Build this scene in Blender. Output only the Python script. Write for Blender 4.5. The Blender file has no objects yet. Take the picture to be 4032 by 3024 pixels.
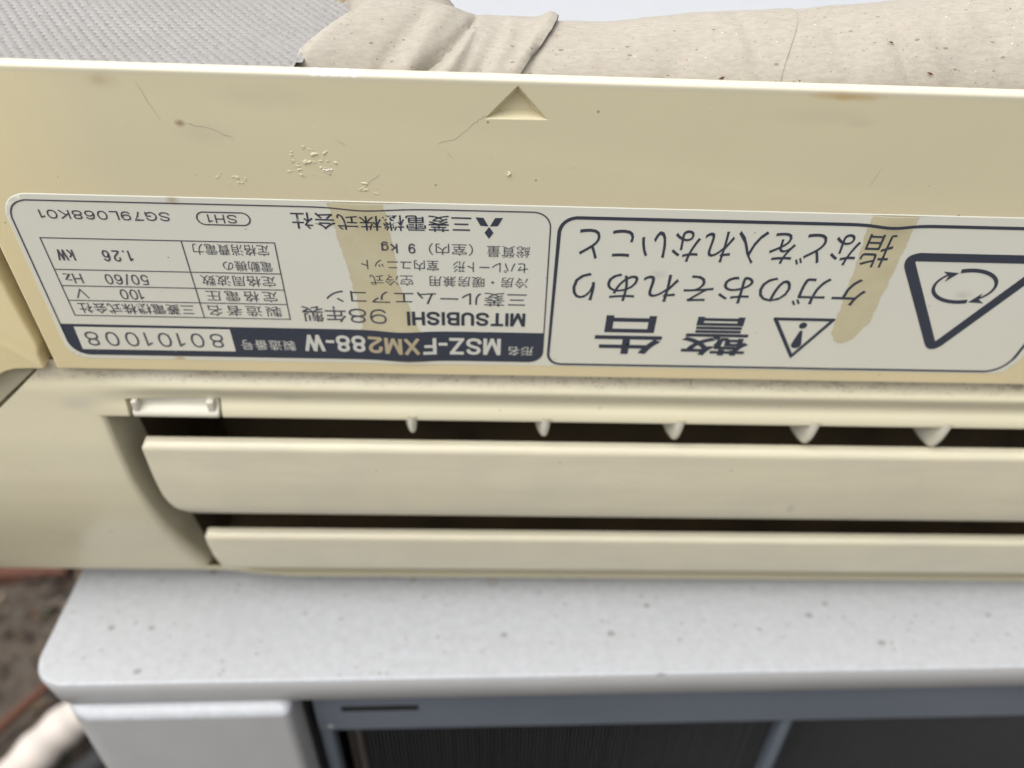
import bpy, bmesh, math, random
from mathutils import Vector, Matrix, noise
from mathutils.geometry import tessellate_polygon

S = bpy.context.scene
COL = S.collection
R = math.radians
rnd = random.Random(7)

# ------------------------------------------------------------------ camera
CAM = Vector((0, 0, .785))
pitch, roll = R(37.2), R(.95)
fw = Vector((0, math.cos(pitch), -math.sin(pitch)))
rt0 = Vector((1, 0, 0))
dn0 = fw.cross(rt0)
rt = math.cos(roll) * rt0 - math.sin(roll) * dn0
dn = math.sin(roll) * rt0 + math.cos(roll) * dn0
cd = bpy.data.cameras.new('camera')
cam = bpy.data.objects.new('camera', cd)
COL.objects.link(cam)
cam.matrix_world = Matrix.Translation(CAM) @ Matrix((rt, -dn, -fw)).transposed().to_4x4()
cd.sensor_width = 36
cd.lens = 27.036
cd.clip_start = .01
cd.clip_end = 2000
cd.dof.use_dof = True
cd.dof.focus_distance = .203
cd.dof.aperture_fstop = 7.6
S.camera = cam

# ------------------------------------------------------------------ light
W = bpy.data.worlds.new('World')
S.world = W
W.use_nodes = True
wn = W.node_tree
bg = wn.nodes['Background']
sky = wn.nodes.new('ShaderNodeTexSky')
sky.sky_type = 'NISHITA'
sky.sun_disc = False
SUN_EL, SUN_AZ = R(66), R(-128)          # azimuth from +Y towards +X
sky.sun_elevation = SUN_EL
sky.sun_rotation = SUN_AZ
sky.air_density = 1.0
sky.dust_density = 4.0
sky.ozone_density = 1.0
hs_ = wn.nodes.new('ShaderNodeHueSaturation')     # overcast: nearly colourless sky
hs_.inputs['Saturation'].default_value = .22
wn.links.new(sky.outputs[0], hs_.inputs['Color'])
wn.links.new(hs_.outputs[0], bg.inputs[0])
bg.inputs[1].default_value = .12
ld = bpy.data.lights.new('sun', 'SUN')
ld.energy = 1.2
ld.angle = R(75)
ld.color = (1, .985, .965)
sun = bpy.data.objects.new('sun', ld)
COL.objects.link(sun)
sd = Vector((math.sin(SUN_AZ) * math.cos(SUN_EL), math.cos(SUN_AZ) * math.cos(SUN_EL), math.sin(SUN_EL)))
sun.rotation_euler = sd.to_track_quat('Z', 'Y').to_euler()
S.view_settings.view_transform = 'Standard'
S.view_settings.look = 'None'
S.view_settings.exposure = .95
S.view_settings.gamma = 1


# ------------------------------------------------------------------ helpers
def empty(name, mat, label=None, cat=None, group=None):
    o = bpy.data.objects.new(name, None)
    o.empty_display_size = .02
    COL.objects.link(o)
    o.matrix_world = mat
    if label:
        o['label'] = label
        o['category'] = cat
    if group:
        o['group'] = group
    return o


def link(name, me, mat, parent=None, sharp=35):
    if mat:
        me.materials.append(mat)
    for p in me.polygons:
        p.use_smooth = True
    if sharp:
        me.set_sharp_from_angle(angle=R(sharp))
    o = bpy.data.objects.new(name, me)
    COL.objects.link(o)
    if parent:
        o.parent = parent
    return o


class MB:
    """Collects geometry in millimetres; unit=True maps (u right, v down, w out) of the indoor unit to its local axes."""

    def __init__(self, unit=True):
        self.v, self.f, self.unit = [], [], unit

    def p(self, a, b, c):
        self.v.append((a / 1000, -b / 1000, c / 1000) if self.unit else (a / 1000, b / 1000, c / 1000))
        return len(self.v) - 1

    def grid(self, rows, close_r=False, close_c=False):
        idx = [[self.p(*q) for q in r] for r in rows]
        n, m = len(idx), len(idx[0])
        for i in range(n if close_r else n - 1):
            for j in range(m if close_c else m - 1):
                a, b = idx[i], idx[(i + 1) % n]
                self.f.append((a[j], a[(j + 1) % m], b[(j + 1) % m], b[j]))
        return idx

    def fan(self, ids):
        self.f.append(tuple(ids))

    def poly(self, loops, w):
        """flat polygon with holes; loops are (u, v) lists, w a number or function"""
        wf = w if callable(w) else (lambda u, v: w)
        tri = tessellate_polygon([[Vector((a, b, 0)) for a, b in l] for l in loops])
        flat = [q for l in loops for q in l]
        ids = [self.p(a, b, wf(a, b)) for a, b in flat]
        for t in tri:
            self.f.append(tuple(ids[k] for k in t))
        return ids

    def box(self, x0, x1, y0, y1, z0, z1):
        c = [self.p(x, y, z) for x in (x0, x1) for y in (y0, y1) for z in (z0, z1)]
        for q in ((0, 1, 3, 2), (4, 6, 7, 5), (0, 4, 5, 1), (2, 3, 7, 6), (0, 2, 6, 4), (1, 5, 7, 3)):
            self.f.append(tuple(c[k] for k in q))

    def tube(self, path, rad, seg=12, cap=True):
        """path list of 3-vectors, rad list"""
        rows = []
        up = Vector((.13, .31, .94))
        for i, q in enumerate(path):
            t = (Vector(path[min(i + 1, len(path) - 1)]) - Vector(path[max(i - 1, 0)])).normalized()
            a = t.cross(up).normalized()
            b = t.cross(a)
            rows.append([tuple(Vector(q) + (a * math.cos(k * 2 * math.pi / seg) + b * math.sin(k * 2 * math.pi / seg)) * rad[i])
                         for k in range(seg)])
        idx = self.grid(rows, close_c=True)
        if cap:
            self.f.append(tuple(idx[0]))
            self.f.append(tuple(reversed(idx[-1])))
        return idx

    def mesh(self, name, merge=1e-6):
        me = bpy.data.meshes.new(name)
        me.from_pydata(self.v, [], self.f)
        bm = bmesh.new()
        bm.from_mesh(me)
        if merge:
            bmesh.ops.remove_doubles(bm, verts=bm.verts, dist=merge)
        bmesh.ops.recalc_face_normals(bm, faces=bm.faces)
        bm.to_mesh(me)
        bm.free()
        return me

    def obj(self, name, mat, parent=None, sharp=35, merge=1e-6):
        return link(name, self.mesh(name, merge), mat, parent, sharp)


def rpoly(pts, rad, seg=6):
    """polygon with rounded corners; rad one number or one per corner"""
    n = len(pts)
    out = []
    for i, q in enumerate(pts):
        r = rad[i] if isinstance(rad, (list, tuple)) else rad
        q = Vector(q)
        a = (Vector(pts[i - 1]) - q)
        b = (Vector(pts[(i + 1) % n]) - q)
        la, lb = a.length, b.length
        a.normalize()
        b.normalize()
        if r <= 0:
            out.append(tuple(q))
            continue
        ang = a.angle(b)
        d = min(r / math.tan(ang / 2), la * .49, lb * .49)
        s, e = q + a * d, q + b * d
        for k in range(seg + 1):
            t = k / seg
            out.append(tuple((1 - t) ** 2 * s + 2 * t * (1 - t) * (q * .75 + (s + e) * .125) + t * t * e))
    return out


def inset(poly, d):
    n = len(poly)
    area = sum(poly[i][0] * poly[(i + 1) % n][1] - poly[(i + 1) % n][0] * poly[i][1] for i in range(n))
    sg = 1 if area > 0 else -1
    out = []
    for i in range(n):
        p0, p1, p2 = (Vector(poly[k % n]) for k in (i - 1, i, i + 1))
        e1, e2 = (p1 - p0), (p2 - p1)
        if e1.length < 1e-9 or e2.length < 1e-9:
            out.append(tuple(p1))
            continue
        n1 = Vector((-e1.y, e1.x)).normalized() * sg
        n2 = Vector((-e2.y, e2.x)).normalized() * sg
        m = n1 + n2
        m = m / max(.35, (1 + n1.dot(n2)))
        out.append(tuple(p1 + m * d))
    return out


def plate(mb, outline, w, thick, r, holes=(), seg=3, back=True, axis=None):
    """slab with rounded front edge; outline in (u, v)"""
    ax = axis or (lambda a, b, c: (a, b, c))
    rows = []
    for k in range(seg + 1):
        t = k / seg * math.pi / 2
        ring = inset(outline, r * (1 - math.sin(t)))
        rows.append([ax(a, b, w - r * (1 - math.cos(t))) for a, b in ring])
    rows.append([ax(a, b, w - thick) for a, b in outline])
    mb.grid(rows, close_c=True)
    front = inset(outline, r)
    loops = [front] + [list(h) for h in holes]
    tri = tessellate_polygon([[Vector((a, b, 0)) for a, b in l] for l in loops])
    flat = [q for l in loops for q in l]
    ids = [mb.p(*ax(a, b, w)) for a, b in flat]
    for t in tri:
        mb.f.append(tuple(ids[k] for k in t))
    if back:
        ids = [mb.p(*ax(a, b, w - thick)) for a, b in outline]
        for t in tessellate_polygon([[Vector((a, b, 0)) for a, b in outline]]):
            mb.f.append(tuple(ids[k] for k in t))


def lerp(pts, x):
    if x <= pts[0][0]:
        return pts[0][1]
    for (a, b), (c, d) in zip(pts, pts[1:]):
        if x <= c:
            return b + (d - b) * (x - a) / (c - a)
    return pts[-1][1]


def smooth(pts, x, h):
    return sum(lerp(pts, x + h * k / 3) for k in range(-3, 4)) / 7


def sstep(a, b, x):
    t = max(0, min(1, (x - a) / (b - a)))
    return t * t * (3 - 2 * t)


# ------------------------------------------------------------------ materials
class M:
    def __init__(self, name, base, rough=.45, spec=.5):
        self.m = bpy.data.materials.new(name)
        self.m.use_nodes = True
        self.nt = self.m.node_tree
        self.b = self.nt.nodes['Principled BSDF']
        self.b.inputs['Roughness'].default_value = rough
        self.b.inputs['Specular IOR Level'].default_value = spec
        self.tc = self.nt.nodes.new('ShaderNodeTexCoord')
        rgb = self.nt.nodes.new('ShaderNodeRGB')
        rgb.outputs[0].default_value = (*base, 1)
        self.c = rgb.outputs[0]
        self.h = None

    def n(self, t, **kw):
        x = self.nt.nodes.new('ShaderNode' + t)
        for k, v in kw.items():
            setattr(x, k, v)
        return x

    def lk(self, a, b):
        self.nt.links.new(a, b)

    def math(self, op, a, b=None, clamp=False):
        x = self.n('Math', operation=op, use_clamp=clamp)
        for i, q in enumerate((a, b)):
            if q is None:
                continue
            if isinstance(q, (int, float)):
                x.inputs[i].default_value = q
            else:
                self.lk(q, x.inputs[i])
        return x.outputs[0]

    def coord(self, scale=(1, 1, 1), loc=(0, 0, 0), rot=(0, 0, 0)):
        mp = self.n('Mapping')
        mp.inputs['Scale'].default_value = scale
        mp.inputs['Location'].default_value = loc
        mp.inputs['Rotation'].default_value = rot
        self.lk(self.tc.outputs['Object'], mp.inputs[0])
        return mp.outputs[0]

    def noise(self, scale, detail=4, rough=.55, stretch=(1, 1, 1), loc=(0, 0, 0), rot=(0, 0, 0)):
        x = self.n('TexNoise')
        x.inputs['Scale'].default_value = scale
        x.inputs['Detail'].default_value = detail
        x.inputs['Roughness'].default_value = rough
        self.lk(self.coord(stretch, loc, rot), x.inputs['Vector'])
        return x.outputs['Fac']

    def ramp(self, fac, a, b):
        x = self.n('MapRange', clamp=True)
        x.inputs['From Min'].default_value = a
        x.inputs['From Max'].default_value = b
        self.lk(fac, x.inputs['Value'])
        return x.outputs['Result']

    def mix(self, fac, col, mode='MIX'):
        x = self.n('Mix', data_type='RGBA', blend_type=mode)
        if isinstance(fac, (int, float)):
            x.inputs[0].default_value = fac
        else:
            self.lk(fac, x.inputs[0])
        self.lk(self.c, x.inputs[6])
        if isinstance(col, tuple):
            x.inputs[7].default_value = (*col, 1)
        else:
            self.lk(col, x.inputs[7])
        self.c = x.outputs[2]
        return self

    def tone(self, scale, amt, col, **kw):
        """soft patches of another colour"""
        f = self.ramp(self.noise(scale, **kw), .35, .7)
        return self.mix(self.math('MULTIPLY', f, amt), col)

    def specks(self, scale, size, col, amt=.8, dens=.35, stretch=(1, 1, 1), loc=(0, 0, 0), rot=(0, 0, 0), mask=None):
        """scattered grains: a voronoi cell gets a grain when its random colour is below dens"""
        v = self.n('TexVoronoi')
        v.inputs['Scale'].default_value = scale
        v.inputs['Randomness'].default_value = 1
        self.lk(self.coord(stretch, loc, rot), v.inputs['Vector'])
        sp = self.n('SeparateColor')
        self.lk(v.outputs['Color'], sp.inputs[0])
        s = self.math('MULTIPLY', sp.outputs[1], size)
        f = self.ramp(self.math('SUBTRACT', s, v.outputs['Distance']), 0, size * .25)
        f = self.math('MULTIPLY', f, self.math('LESS_THAN', sp.outputs[0], dens))
        f = self.math('MULTIPLY', f, amt)
        if mask is not None:
            f = self.math('MULTIPLY', f, mask)
        return self.mix(f, col)

    def spot(self, u, v, ru, rv, col, amt, wob=.25):
        """a soft stain at (u, v) mm in the unit's frame"""
        sp = self.n('SeparateXYZ')
        self.lk(self.tc.outputs['Object'], sp.inputs[0])
        dx = self.math('DIVIDE', self.math('SUBTRACT', sp.outputs[0], u / 1000), ru / 1000)
        dy = self.math('DIVIDE', self.math('ADD', sp.outputs[1], v / 1000), rv / 1000)
        d = self.math('SQRT', self.math('ADD', self.math('MULTIPLY', dx, dx), self.math('MULTIPLY', dy, dy)))
        if wob:
            d = self.math('ADD', d, self.math('MULTIPLY', self.math('SUBTRACT', self.noise(2500 / max(ru, rv), loc=(u, v, 0)), .5), wob * 3))
        f = self.math('MULTIPLY', self.ramp(d, 1, .25), amt)
        return self.mix(f, col)

    def axis(self, k, a, b):
        """0..1 ramp along object axis k between a and b (metres)"""
        sp = self.n('SeparateXYZ')
        self.lk(self.tc.outputs['Object'], sp.inputs[0])
        return self.ramp(sp.outputs[k], a, b)

    def bump(self, height, dist, strength=1):
        x = self.n('Bump')
        x.inputs['Strength'].default_value = strength
        x.inputs['Distance'].default_value = dist
        self.lk(height, x.inputs['Height'])
        if self.h is not None:
            self.lk(self.h, x.inputs['Normal'])
        self.h = x.outputs[0]
        return self

    def rough(self, scale, a, b, **kw):
        x = self.n('MapRange')
        x.inputs['From Min'].default_value = .3
        x.inputs['From Max'].default_value = .7
        x.inputs['To Min'].default_value = a
        x.inputs['To Max'].default_value = b
        self.lk(self.noise(scale, **kw), x.inputs['Value'])
        self.lk(x.outputs[0], self.b.inputs['Roughness'])
        return self

    def done(self):
        self.lk(self.c, self.b.inputs['Base Color'])
        if self.h is not None:
            self.lk(self.h, self.b.inputs['Normal'])
        return self.m


def lin(h):
    r = []
    for i in (0, 2, 4):
        c = int(h[i:i + 2], 16) / 255
        r.append(c / 12.92 if c <= .04045 else ((c + .055) / 1.055) ** 2.4)
    return tuple(r)


# aged cream cover
x = M('yellowed_plastic', (.69, .625, .42), .36)
x.mix(x.math('MULTIPLY', x.axis(1, -.025, -.094), .92), (.93, .785, .46))  # yellower downwards, with light bounced off the ledge painted in
x.mix(x.math('MULTIPLY', x.axis(0, -.10, -.146), .75), (.93, .78, .43))  # yellower and lightened the same way towards the left end
x.tone(14, .2, (.61, .54, .36), detail=5)
x.tone(60, .12, (.68, .59, .41))
x.specks(420, .22, (.28, .23, .15), .75, .05)
x.specks(300, .2, (.80, .76, .66), .8, .05, loc=(.3, .1, 0))
x.specks(900, .3, (.82, .78, .66), .5, .02, loc=(.7, .5, .2))
x.spot(82, 1.7, 11, 1.5, (.52, .32, .10), .7)
x.spot(-98, 3.2, 2.2, 1.6, (.46, .35, .21), .4)
x.spot(-97, 3.0, 5, 3, (.56, .45, .28), .4)
x.spot(-81.5, 13.5, 1.6, 1.2, (.30, .18, .08), .75)
x.spot(-5.6, 11.0, .5, .45, (.30, .14, .06), .9, 0)
x.spot(-76, 16, 9, 4, (.45, .42, .33), .16)
x.spot(-60, 6, 14, 4, (.46, .44, .36), .16)
x.spot(78, 7, 16, 3, (.45, .42, .33), .16)
x.spot(88, 8.5, 5, 1.6, (.42, .39, .31), .16)
x.mix(x.math('MULTIPLY', x.axis(1, -.0022, -.0008), .5), (.56, .54, .47))
for q in range(5):
    x.spot(-47 + q * 2.4, .2, 1.4, .8, (.86, .87, .9), .8, .5)
x.bump(x.noise(1800, 2), .00003, .5)
x.rough(40, .30, .46)
MAT_PANEL = x.done()

# less yellowed body, dusty under the ledge
x = M('offwhite_plastic', (.65, .60, .425), .32)
x.tone(16, .4, (.61, .54, .37), detail=5)
x.tone(45, .22, (.54, .50, .40), stretch=(.3, 1, 1))
x.mix(x.math('MULTIPLY', x.axis(1, -.135, -.205), .4), (.56, .49, .31))
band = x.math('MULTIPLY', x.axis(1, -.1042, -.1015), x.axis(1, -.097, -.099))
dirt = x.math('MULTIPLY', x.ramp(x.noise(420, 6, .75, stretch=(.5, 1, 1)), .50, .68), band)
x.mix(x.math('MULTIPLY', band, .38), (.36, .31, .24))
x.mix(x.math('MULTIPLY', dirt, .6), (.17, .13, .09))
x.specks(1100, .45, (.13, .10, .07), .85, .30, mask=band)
x.specks(330, .2, (.22, .19, .14), .6, .05)
x.specks(500, .22, (.20, .17, .12), .6, .04, loc=(.4, .2, 0))
x.specks(420, .2, (.8, .78, .72), .5, .03, loc=(.9, .2, .3))
x.spot(-70, 109.5, 6, 1.8, (.42, .45, .38), .45)
x.spot(-140, 112, 8, 4, (.46, .42, .35), .45)
x.bump(x.noise(1500, 2), .00003, .5)
x.rough(30, .26, .42)
MAT_BODY = x.done()

x = M('louver_plastic', (.64, .59, .43), .36)
x.tone(18, .5, (.58, .52, .365), stretch=(.4, 1, 1), detail=6)
x.tone(50, .3, (.50, .465, .38), detail=6)
x.tone(300, .18, (.45, .41, .33), stretch=(.12, 1, 1), detail=5)
x.specks(45, .12, (.42, .39, .31), .5, .25, stretch=(1, .6, 1))
x.specks(320, .22, (.25, .22, .17), .55, .05)
x.specks(140, .16, (.38, .34, .26), .5, .10, loc=(.4, .7, 0), stretch=(1, .5, 1))
x.spot(-86, 176.5, 1.5, 1.2, (.16, .07, .04), .85)
x.bump(x.noise(1500, 2), .00003, .5)
x.rough(30, .28, .44)
MAT_LOUVER = x.done()

x = M('label_film', (.735, .725, .625), .28)
x.tone(22, .22, (.67, .655, .555), detail=5)
x.mix(x.math('MULTIPLY', x.axis(1, -.055, -.09), .35), (.77, .73, .575))
x.specks(420, .17, (.30, .26, .20), .7, .045)
x.specks(520, .16, (.86, .86, .82), .8, .05, loc=(.4, .8, 0))
x.spot(44.5, 55.5, 3.0, 2.2, (.58, .57, .50), .6)
x.spot(137, 60.5, 3.4, 2, (.58, .56, .47), .65)
x.spot(-89, 35, 2.2, 1.6, (.46, .40, .27), .8)
x.spot(-101.5, 91.3, 2.4, 1.2, (.55, .42, .20), .8)
x.spot(-94.9, 53.3, .35, .3, (.18, .06, .03), .9, 0)
x.spot(-39.5, 71.4, .5, .5, (.12, .07, .04), .9, 0)
x.bump(x.noise(240, 3), .00006, .35)
MAT_LABEL = x.done()

x = M('stained_film', (.60, .535, .34), .30)
x.tone(60, .6, (.65, .605, .43), detail=5)
x.tone(200, .25, (.50, .43, .26))
x.specks(600, .2, (.25, .18, .1), .6, .06)
x.specks(700, .18, (.8, .75, .6), .7, .06, loc=(.4, .3, 0))
MAT_STAIN = x.done()

x = M('navy_ink', (.045, .052, .072), .38)
x.tone(70, .3, (.055, .062, .082))
x.specks(500, .16, (.5, .52, .55), .8, .05)
MAT_INK = x.done()
x = M('grey_ink', (.085, .083, .098), .4)
x.tone(70, .3, (.11, .105, .12))
MAT_INK2 = x.done()
x = M('film_lettering', (.66, .65, .57), .35)
MAT_PALE = x.done()
x = M('film_lettering_stained', (.50, .42, .27), .35)
MAT_PALE_ST = x.done()

x = M('duct_plastic', (.095, .068, .036), .6, .2)
x.tone(30, .5, (.016, .012, .009))
MAT_DUCT = x.done()
x = M('black_vane_plastic', (.006, .006, .007), .7, .15)
MAT_VANE = x.done()
x = M('clip_plastic', (.60, .565, .46), .42)
x.tone(120, .3, (.54, .53, .45))
x.specks(900, .3, (.25, .22, .18), .6, .08)
MAT_CLIP = x.done()
x = M('scratch_grey', (.42, .39, .30), .6)
x.tone(500, .8, (.58, .53, .40))
MAT_SCRATCH = x.done()
x = M('raw_plastic_flake', (.80, .77, .66), .5)
MAT_FLAKE = x.done()

x = M('embossed_foil', (.29, .28, .268), .5)
x.tone(40, .5, (.235, .225, .21), detail=5)
x.tone(12, .4, (.25, .235, .215))
x.tone(900, .3, (.37, .355, .34))
x.specks(900, .3, (.16, .12, .10), .7, .03)
x.bump(x.noise(2500, 3), .0002, .6)
MAT_FOIL = x.done()

x = M('dusty_tape', (.395, .36, .298), .66, .3)
x.tone(16, .45, (.34, .30, .24), detail=5)
x.tone(60, .35, (.43, .40, .345))
x.tone(1100, .4, (.26, .225, .18), stretch=(.35, 1, 1), detail=4)
x.specks(800, .34, (.16, .12, .09), .7, .2, stretch=(.5, 1, 1))
x.specks(1300, .4, (.20, .16, .12), .6, .2, loc=(.2, .9, .3))
x.specks(420, .15, (.05, .04, .035), .95, .07)
x.specks(420, .2, (.35, .2, .12), .8, .04, loc=(.5, .3, .7))
x.specks(1100, .3, (.7, .68, .64), .7, .05, loc=(.2, .7, .1))
x.bump(x.noise(1200, 4, .7), .0003, .5)
x.bump(x.noise(180, 4, stretch=(.4, 1, 1)), .001, .35)
MAT_TAPE = x.done()
x = M('yellow_foam', (.62, .48, .22), .8)
MAT_FOAM = x.done()

x = M('white_painted_steel', (.445, .46, .485), .42)
x.tone(22, .25, (.395, .40, .41), detail=5)
x.tone(120, .3, (.39, .395, .40))
x.tone(700, .35, (.36, .36, .36), detail=3)
x.tone(260, .55, (.32, .322, .325), detail=6)
x.tone(7, .35, (.40, .405, .41), detail=6)
x.specks(150, .30, (.22, .21, .195), .8, .3, stretch=(.8, 1, 1))
x.specks(330, .3, (.23, .225, .21), .75, .32, loc=(.4, .2, 0))
x.specks(60, .13, (.20, .18, .15), .6, .12, loc=(.7, .2, 0))
x.spot(71.5, -45.0, 2.7, 3.4, (.22, .18, .13), .8, .12)
x.spot(71.5, -45.0, 1.5, 2.0, (.48, .47, .45), .9, .05)
x.spot(37.7, -46.6, 1.6, 2.0, (.26, .22, .15), .65, .1)
x.spot(101.5, -32.6, 1.3, .9, (.14, .12, .09), .7, .2)
x.spot(148.4, -22.4, 1.0, 1.0, (.2, .18, .15), .7, .2)
x.spot(179.3, -19.1, 1.3, .9, (.16, .13, .1), .75, .2)
x.spot(-86.9, -11.5, 1, 1.1, (.2, .19, .17), .6, .2)
x.spot(18.5, -5.2, 1.6, .9, (.25, .23, .2), .6, .3)
x.spot(-48.2, -11.8, 2.2, .9, (.3, .28, .25), .5, .3)
x.bump(x.noise(900, 3), .00008, .5)
MAT_TOP = x.done()
x = M('shaded_painted_steel', (.335, .332, .322), .45)  # darker copy of the white paint: shade of upright faces in the colour
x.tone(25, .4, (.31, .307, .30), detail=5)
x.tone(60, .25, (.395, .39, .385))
x.specks(200, .2, (.3, .28, .25), .5, .06)
MAT_STEEL = x.done()
x = M('bluegrey_plastic', (.096, .114, .137), .45)
x.tone(30, .5, (.14, .155, .18), stretch=(.4, 1, 1), detail=5)
x.specks(160, .2, (.32, .35, .42), .5, .06)
MAT_GRILLE = x.done()
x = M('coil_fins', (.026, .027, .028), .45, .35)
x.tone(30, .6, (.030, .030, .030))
MAT_FIN = x.done()
x = M('coil_bracket', (.085, .075, .065), .5)
MAT_BRACKET = x.done()
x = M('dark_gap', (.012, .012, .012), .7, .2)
MAT_GAP = x.done()

x = M('soil', (.070, .053, .038), .9, .2)
x.tone(14, .7, (.045, .040, .034), detail=6)
x.tone(60, .5, (.11, .095, .08))
x.specks(60, .4, (.16, .14, .12), .7, .3)
x.bump(x.noise(60, 6), .01, .8)
MAT_SOIL = x.done()
LEAFM = []
for nm, c in (('leaf_brown', (.09, .06, .04)), ('leaf_grey', (.11, .085, .065)), ('leaf_green', (.07, .09, .05)), ('leaf_dark', (.035, .03, .026)), ('leaf_tan', (.20, .15, .10))):
    x = M(nm, c, .8, .2)
    x.tone(90, .5, tuple(k * .6 for k in c))
    LEAFM.append(x.done())
x = M('rusty_wood', (.10, .042, .026), .75, .2)
x.tone(30, .5, (.09, .04, .03), stretch=(1, 6, 1))
MAT_RUST = x.done()
x = M('pale_hose', (.50, .45, .40), .6)
x.tone(30, .4, (.62, .53, .46))
MAT_HOSE = x.done()
x = M('black_rubber', (.014, .013, .013), .6, .3)
MAT_BLACK = x.done()

# ------------------------------------------------------------------ ground
mb = MB(False)
N_ = 60
pts = [-40000, -8000, -2500] + [-1400 + 2800 * i / N_ for i in range(N_ + 1)] + [2500, 8000, 40000]
mb.grid([[(a, b + 500, (0 if max(abs(a), abs(b)) > 1400 else noise.noise(Vector((a, b, 0)) * .012) * 7)) for a in pts] for b in pts])
g = mb.obj('ground', MAT_SOIL, None, None)
g['kind'] = 'structure'
g['label'] = 'dark brown soil strewn with leaf litter'

mb = MB(False)
mats = []
for i in range(5200):
    px, py = rnd.uniform(-1150, -130), rnd.uniform(120, 1250)
    if px > -215 and 150 < py < 470:
        continue
    a, t = rnd.uniform(0, 6.28), rnd.uniform(-.5, .5)
    ln = rnd.choice((9, 13, 18, 28)) * rnd.uniform(.7, 1.3)
    wd = ln * rnd.uniform(.18, .5)
    m3 = Matrix.Rotation(a, 3, 'Z') @ Matrix.Rotation(t, 3, 'Y') @ Matrix.Rotation(rnd.uniform(-.6, .6), 3, 'X')
    o = Vector((px, py, rnd.uniform(5, 13)))
    sh = [(-.5, 0, 0), (-.2, .5, .06), (.2, .42, .05), (.5, 0, -.05), (.2, -.42, .05), (-.2, -.5, .06)]
    ids = [mb.p(*(o + m3 @ Vector((q[0] * ln, q[1] * wd, q[2] * ln)))) for q in sh]
    mb.f.append((ids[0], ids[1], ids[2], ids[3]))
    mb.f.append((ids[0], ids[3], ids[4], ids[5]))
    k = rnd.choices(range(5), (4, 2, 1, 4, 1))[0]
    mats += [k, k]
me = bpy.data.meshes.new('leaf_litter')
me.from_pydata(mb.v, [], mb.f)
for m in LEAFM:
    me.materials.append(m)
me.polygons.foreach_set('material_index', mats)
o = bpy.data.objects.new('leaf_litter', me)
COL.objects.link(o)
o['kind'] = 'stuff'
o['label'] = 'brown and grey fallen leaves scattered on the soil'
o['category'] = 'leaf litter'

# ------------------------------------------------------------------ outdoor unit
ZT = .4990
YAW = R(2.25)
ou = empty('outdoor_unit', Matrix.Translation((-.0822, .1752, ZT)) @ Matrix.Rotation(YAW, 4, 'Z') @ Matrix.Scale(1.074, 4),
           'white outdoor air conditioner unit with speckled top carrying the cream indoor unit', 'outdoor unit')


def oax(a, b, c):
    return (a, b, c)


top_out = rpoly([(-110, 300), (-104, 0), (690, 0), (690, 300)], [14, 13, 14, 14], 10)
mb = MB(False)
plate(mb, top_out, 0, 3, 1.1, seg=5)
mb.obj('top_cover', MAT_TOP, ou, 40)
# folded rim of the cover: a skirt with its shade put into the grey, slightly proud
mb = MB(False)
sk = inset(top_out, -.35)
mb.grid([[(a, b, -1.5) for a, b in inset(sk, .3)], [(a, b, -1.9) for a, b in sk], [(a, b, -15.2) for a, b in inset(sk, 1.5)], [(a, b, -15.9) for a, b in inset(sk, 2.2)],
         [(a, b, -16.0) for a, b in inset(sk, 6)]], close_c=True)
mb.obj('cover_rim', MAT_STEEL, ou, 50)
# corner column / front panel left of the grille
col_out = rpoly([(-99.5, 298), (-97, -3.4), (-8, -3.4), (-8, 40)], [2, 13, 3.2, 0], 10)
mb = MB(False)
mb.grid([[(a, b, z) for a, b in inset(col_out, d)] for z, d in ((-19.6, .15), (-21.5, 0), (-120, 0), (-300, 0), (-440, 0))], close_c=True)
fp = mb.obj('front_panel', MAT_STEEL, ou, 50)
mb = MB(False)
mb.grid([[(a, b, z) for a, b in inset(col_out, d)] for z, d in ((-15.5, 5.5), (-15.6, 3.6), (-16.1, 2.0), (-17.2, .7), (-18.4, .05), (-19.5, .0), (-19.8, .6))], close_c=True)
mb.obj('lit_panel_lip', MAT_TOP, fp, 50)  # same panel; its lit top roll painted in with the lighter white
# rest of the casing (back and right side, hidden behind the grille)
mb = MB(False)
mb.box(-90, 684, 60, 294, -440, -16.3)
mb.obj('casing', MAT_STEEL, ou)
mb = MB(False)
mb.box(-95, 686, 6, 292, -452, -440.4)
mb.obj('base_tray', MAT_STEEL, ou)
for fx in (-20, 560):
    mb = MB(False)
    mb.box(fx, fx + 60, -12, 305, -464.5, -452.3)
    mb.obj('foot', MAT_STEEL, ou)
# recess side wall
mb = MB(False)
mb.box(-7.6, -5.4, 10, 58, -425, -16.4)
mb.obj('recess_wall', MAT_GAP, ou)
# grille frame: top rail with sloping underside, posts
fr = None
mb = MB(False)
prof = [(10, -16.4), (9.6, -30), (9.4, -50), (9.8, -53.6), (11.5, -55.5), (15, -59.5), (20, -60), (20, -16.4)]
mb.grid([[(q, y, z) for y, z in prof] for q in (-3.2, -2.6, 100, 300, 683, 684)], close_c=True)
fr = mb.obj('grille_rail', MAT_GRILLE, ou, 30)
mb = MB(False)
mb.box(8, 40, 9.3, 9.9, -38.4, -35)
mb.obj('slot', MAT_GAP, fr)
mb = MB(False)
for k in range(8):
    a0 = k * math.pi / 4
    mb.f.append((mb.p(1.8, 8.7, -50), mb.p(1.8 + 1.5 * math.cos(a0), 9.5, -50 + 1.5 * math.sin(a0)), mb.p(1.8 + 1.5 * math.cos(a0 + math.pi / 4), 9.5, -50 + 1.5 * math.sin(a0 + math.pi / 4))))
mb.obj('screw', MAT_STEEL, fr)
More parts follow.
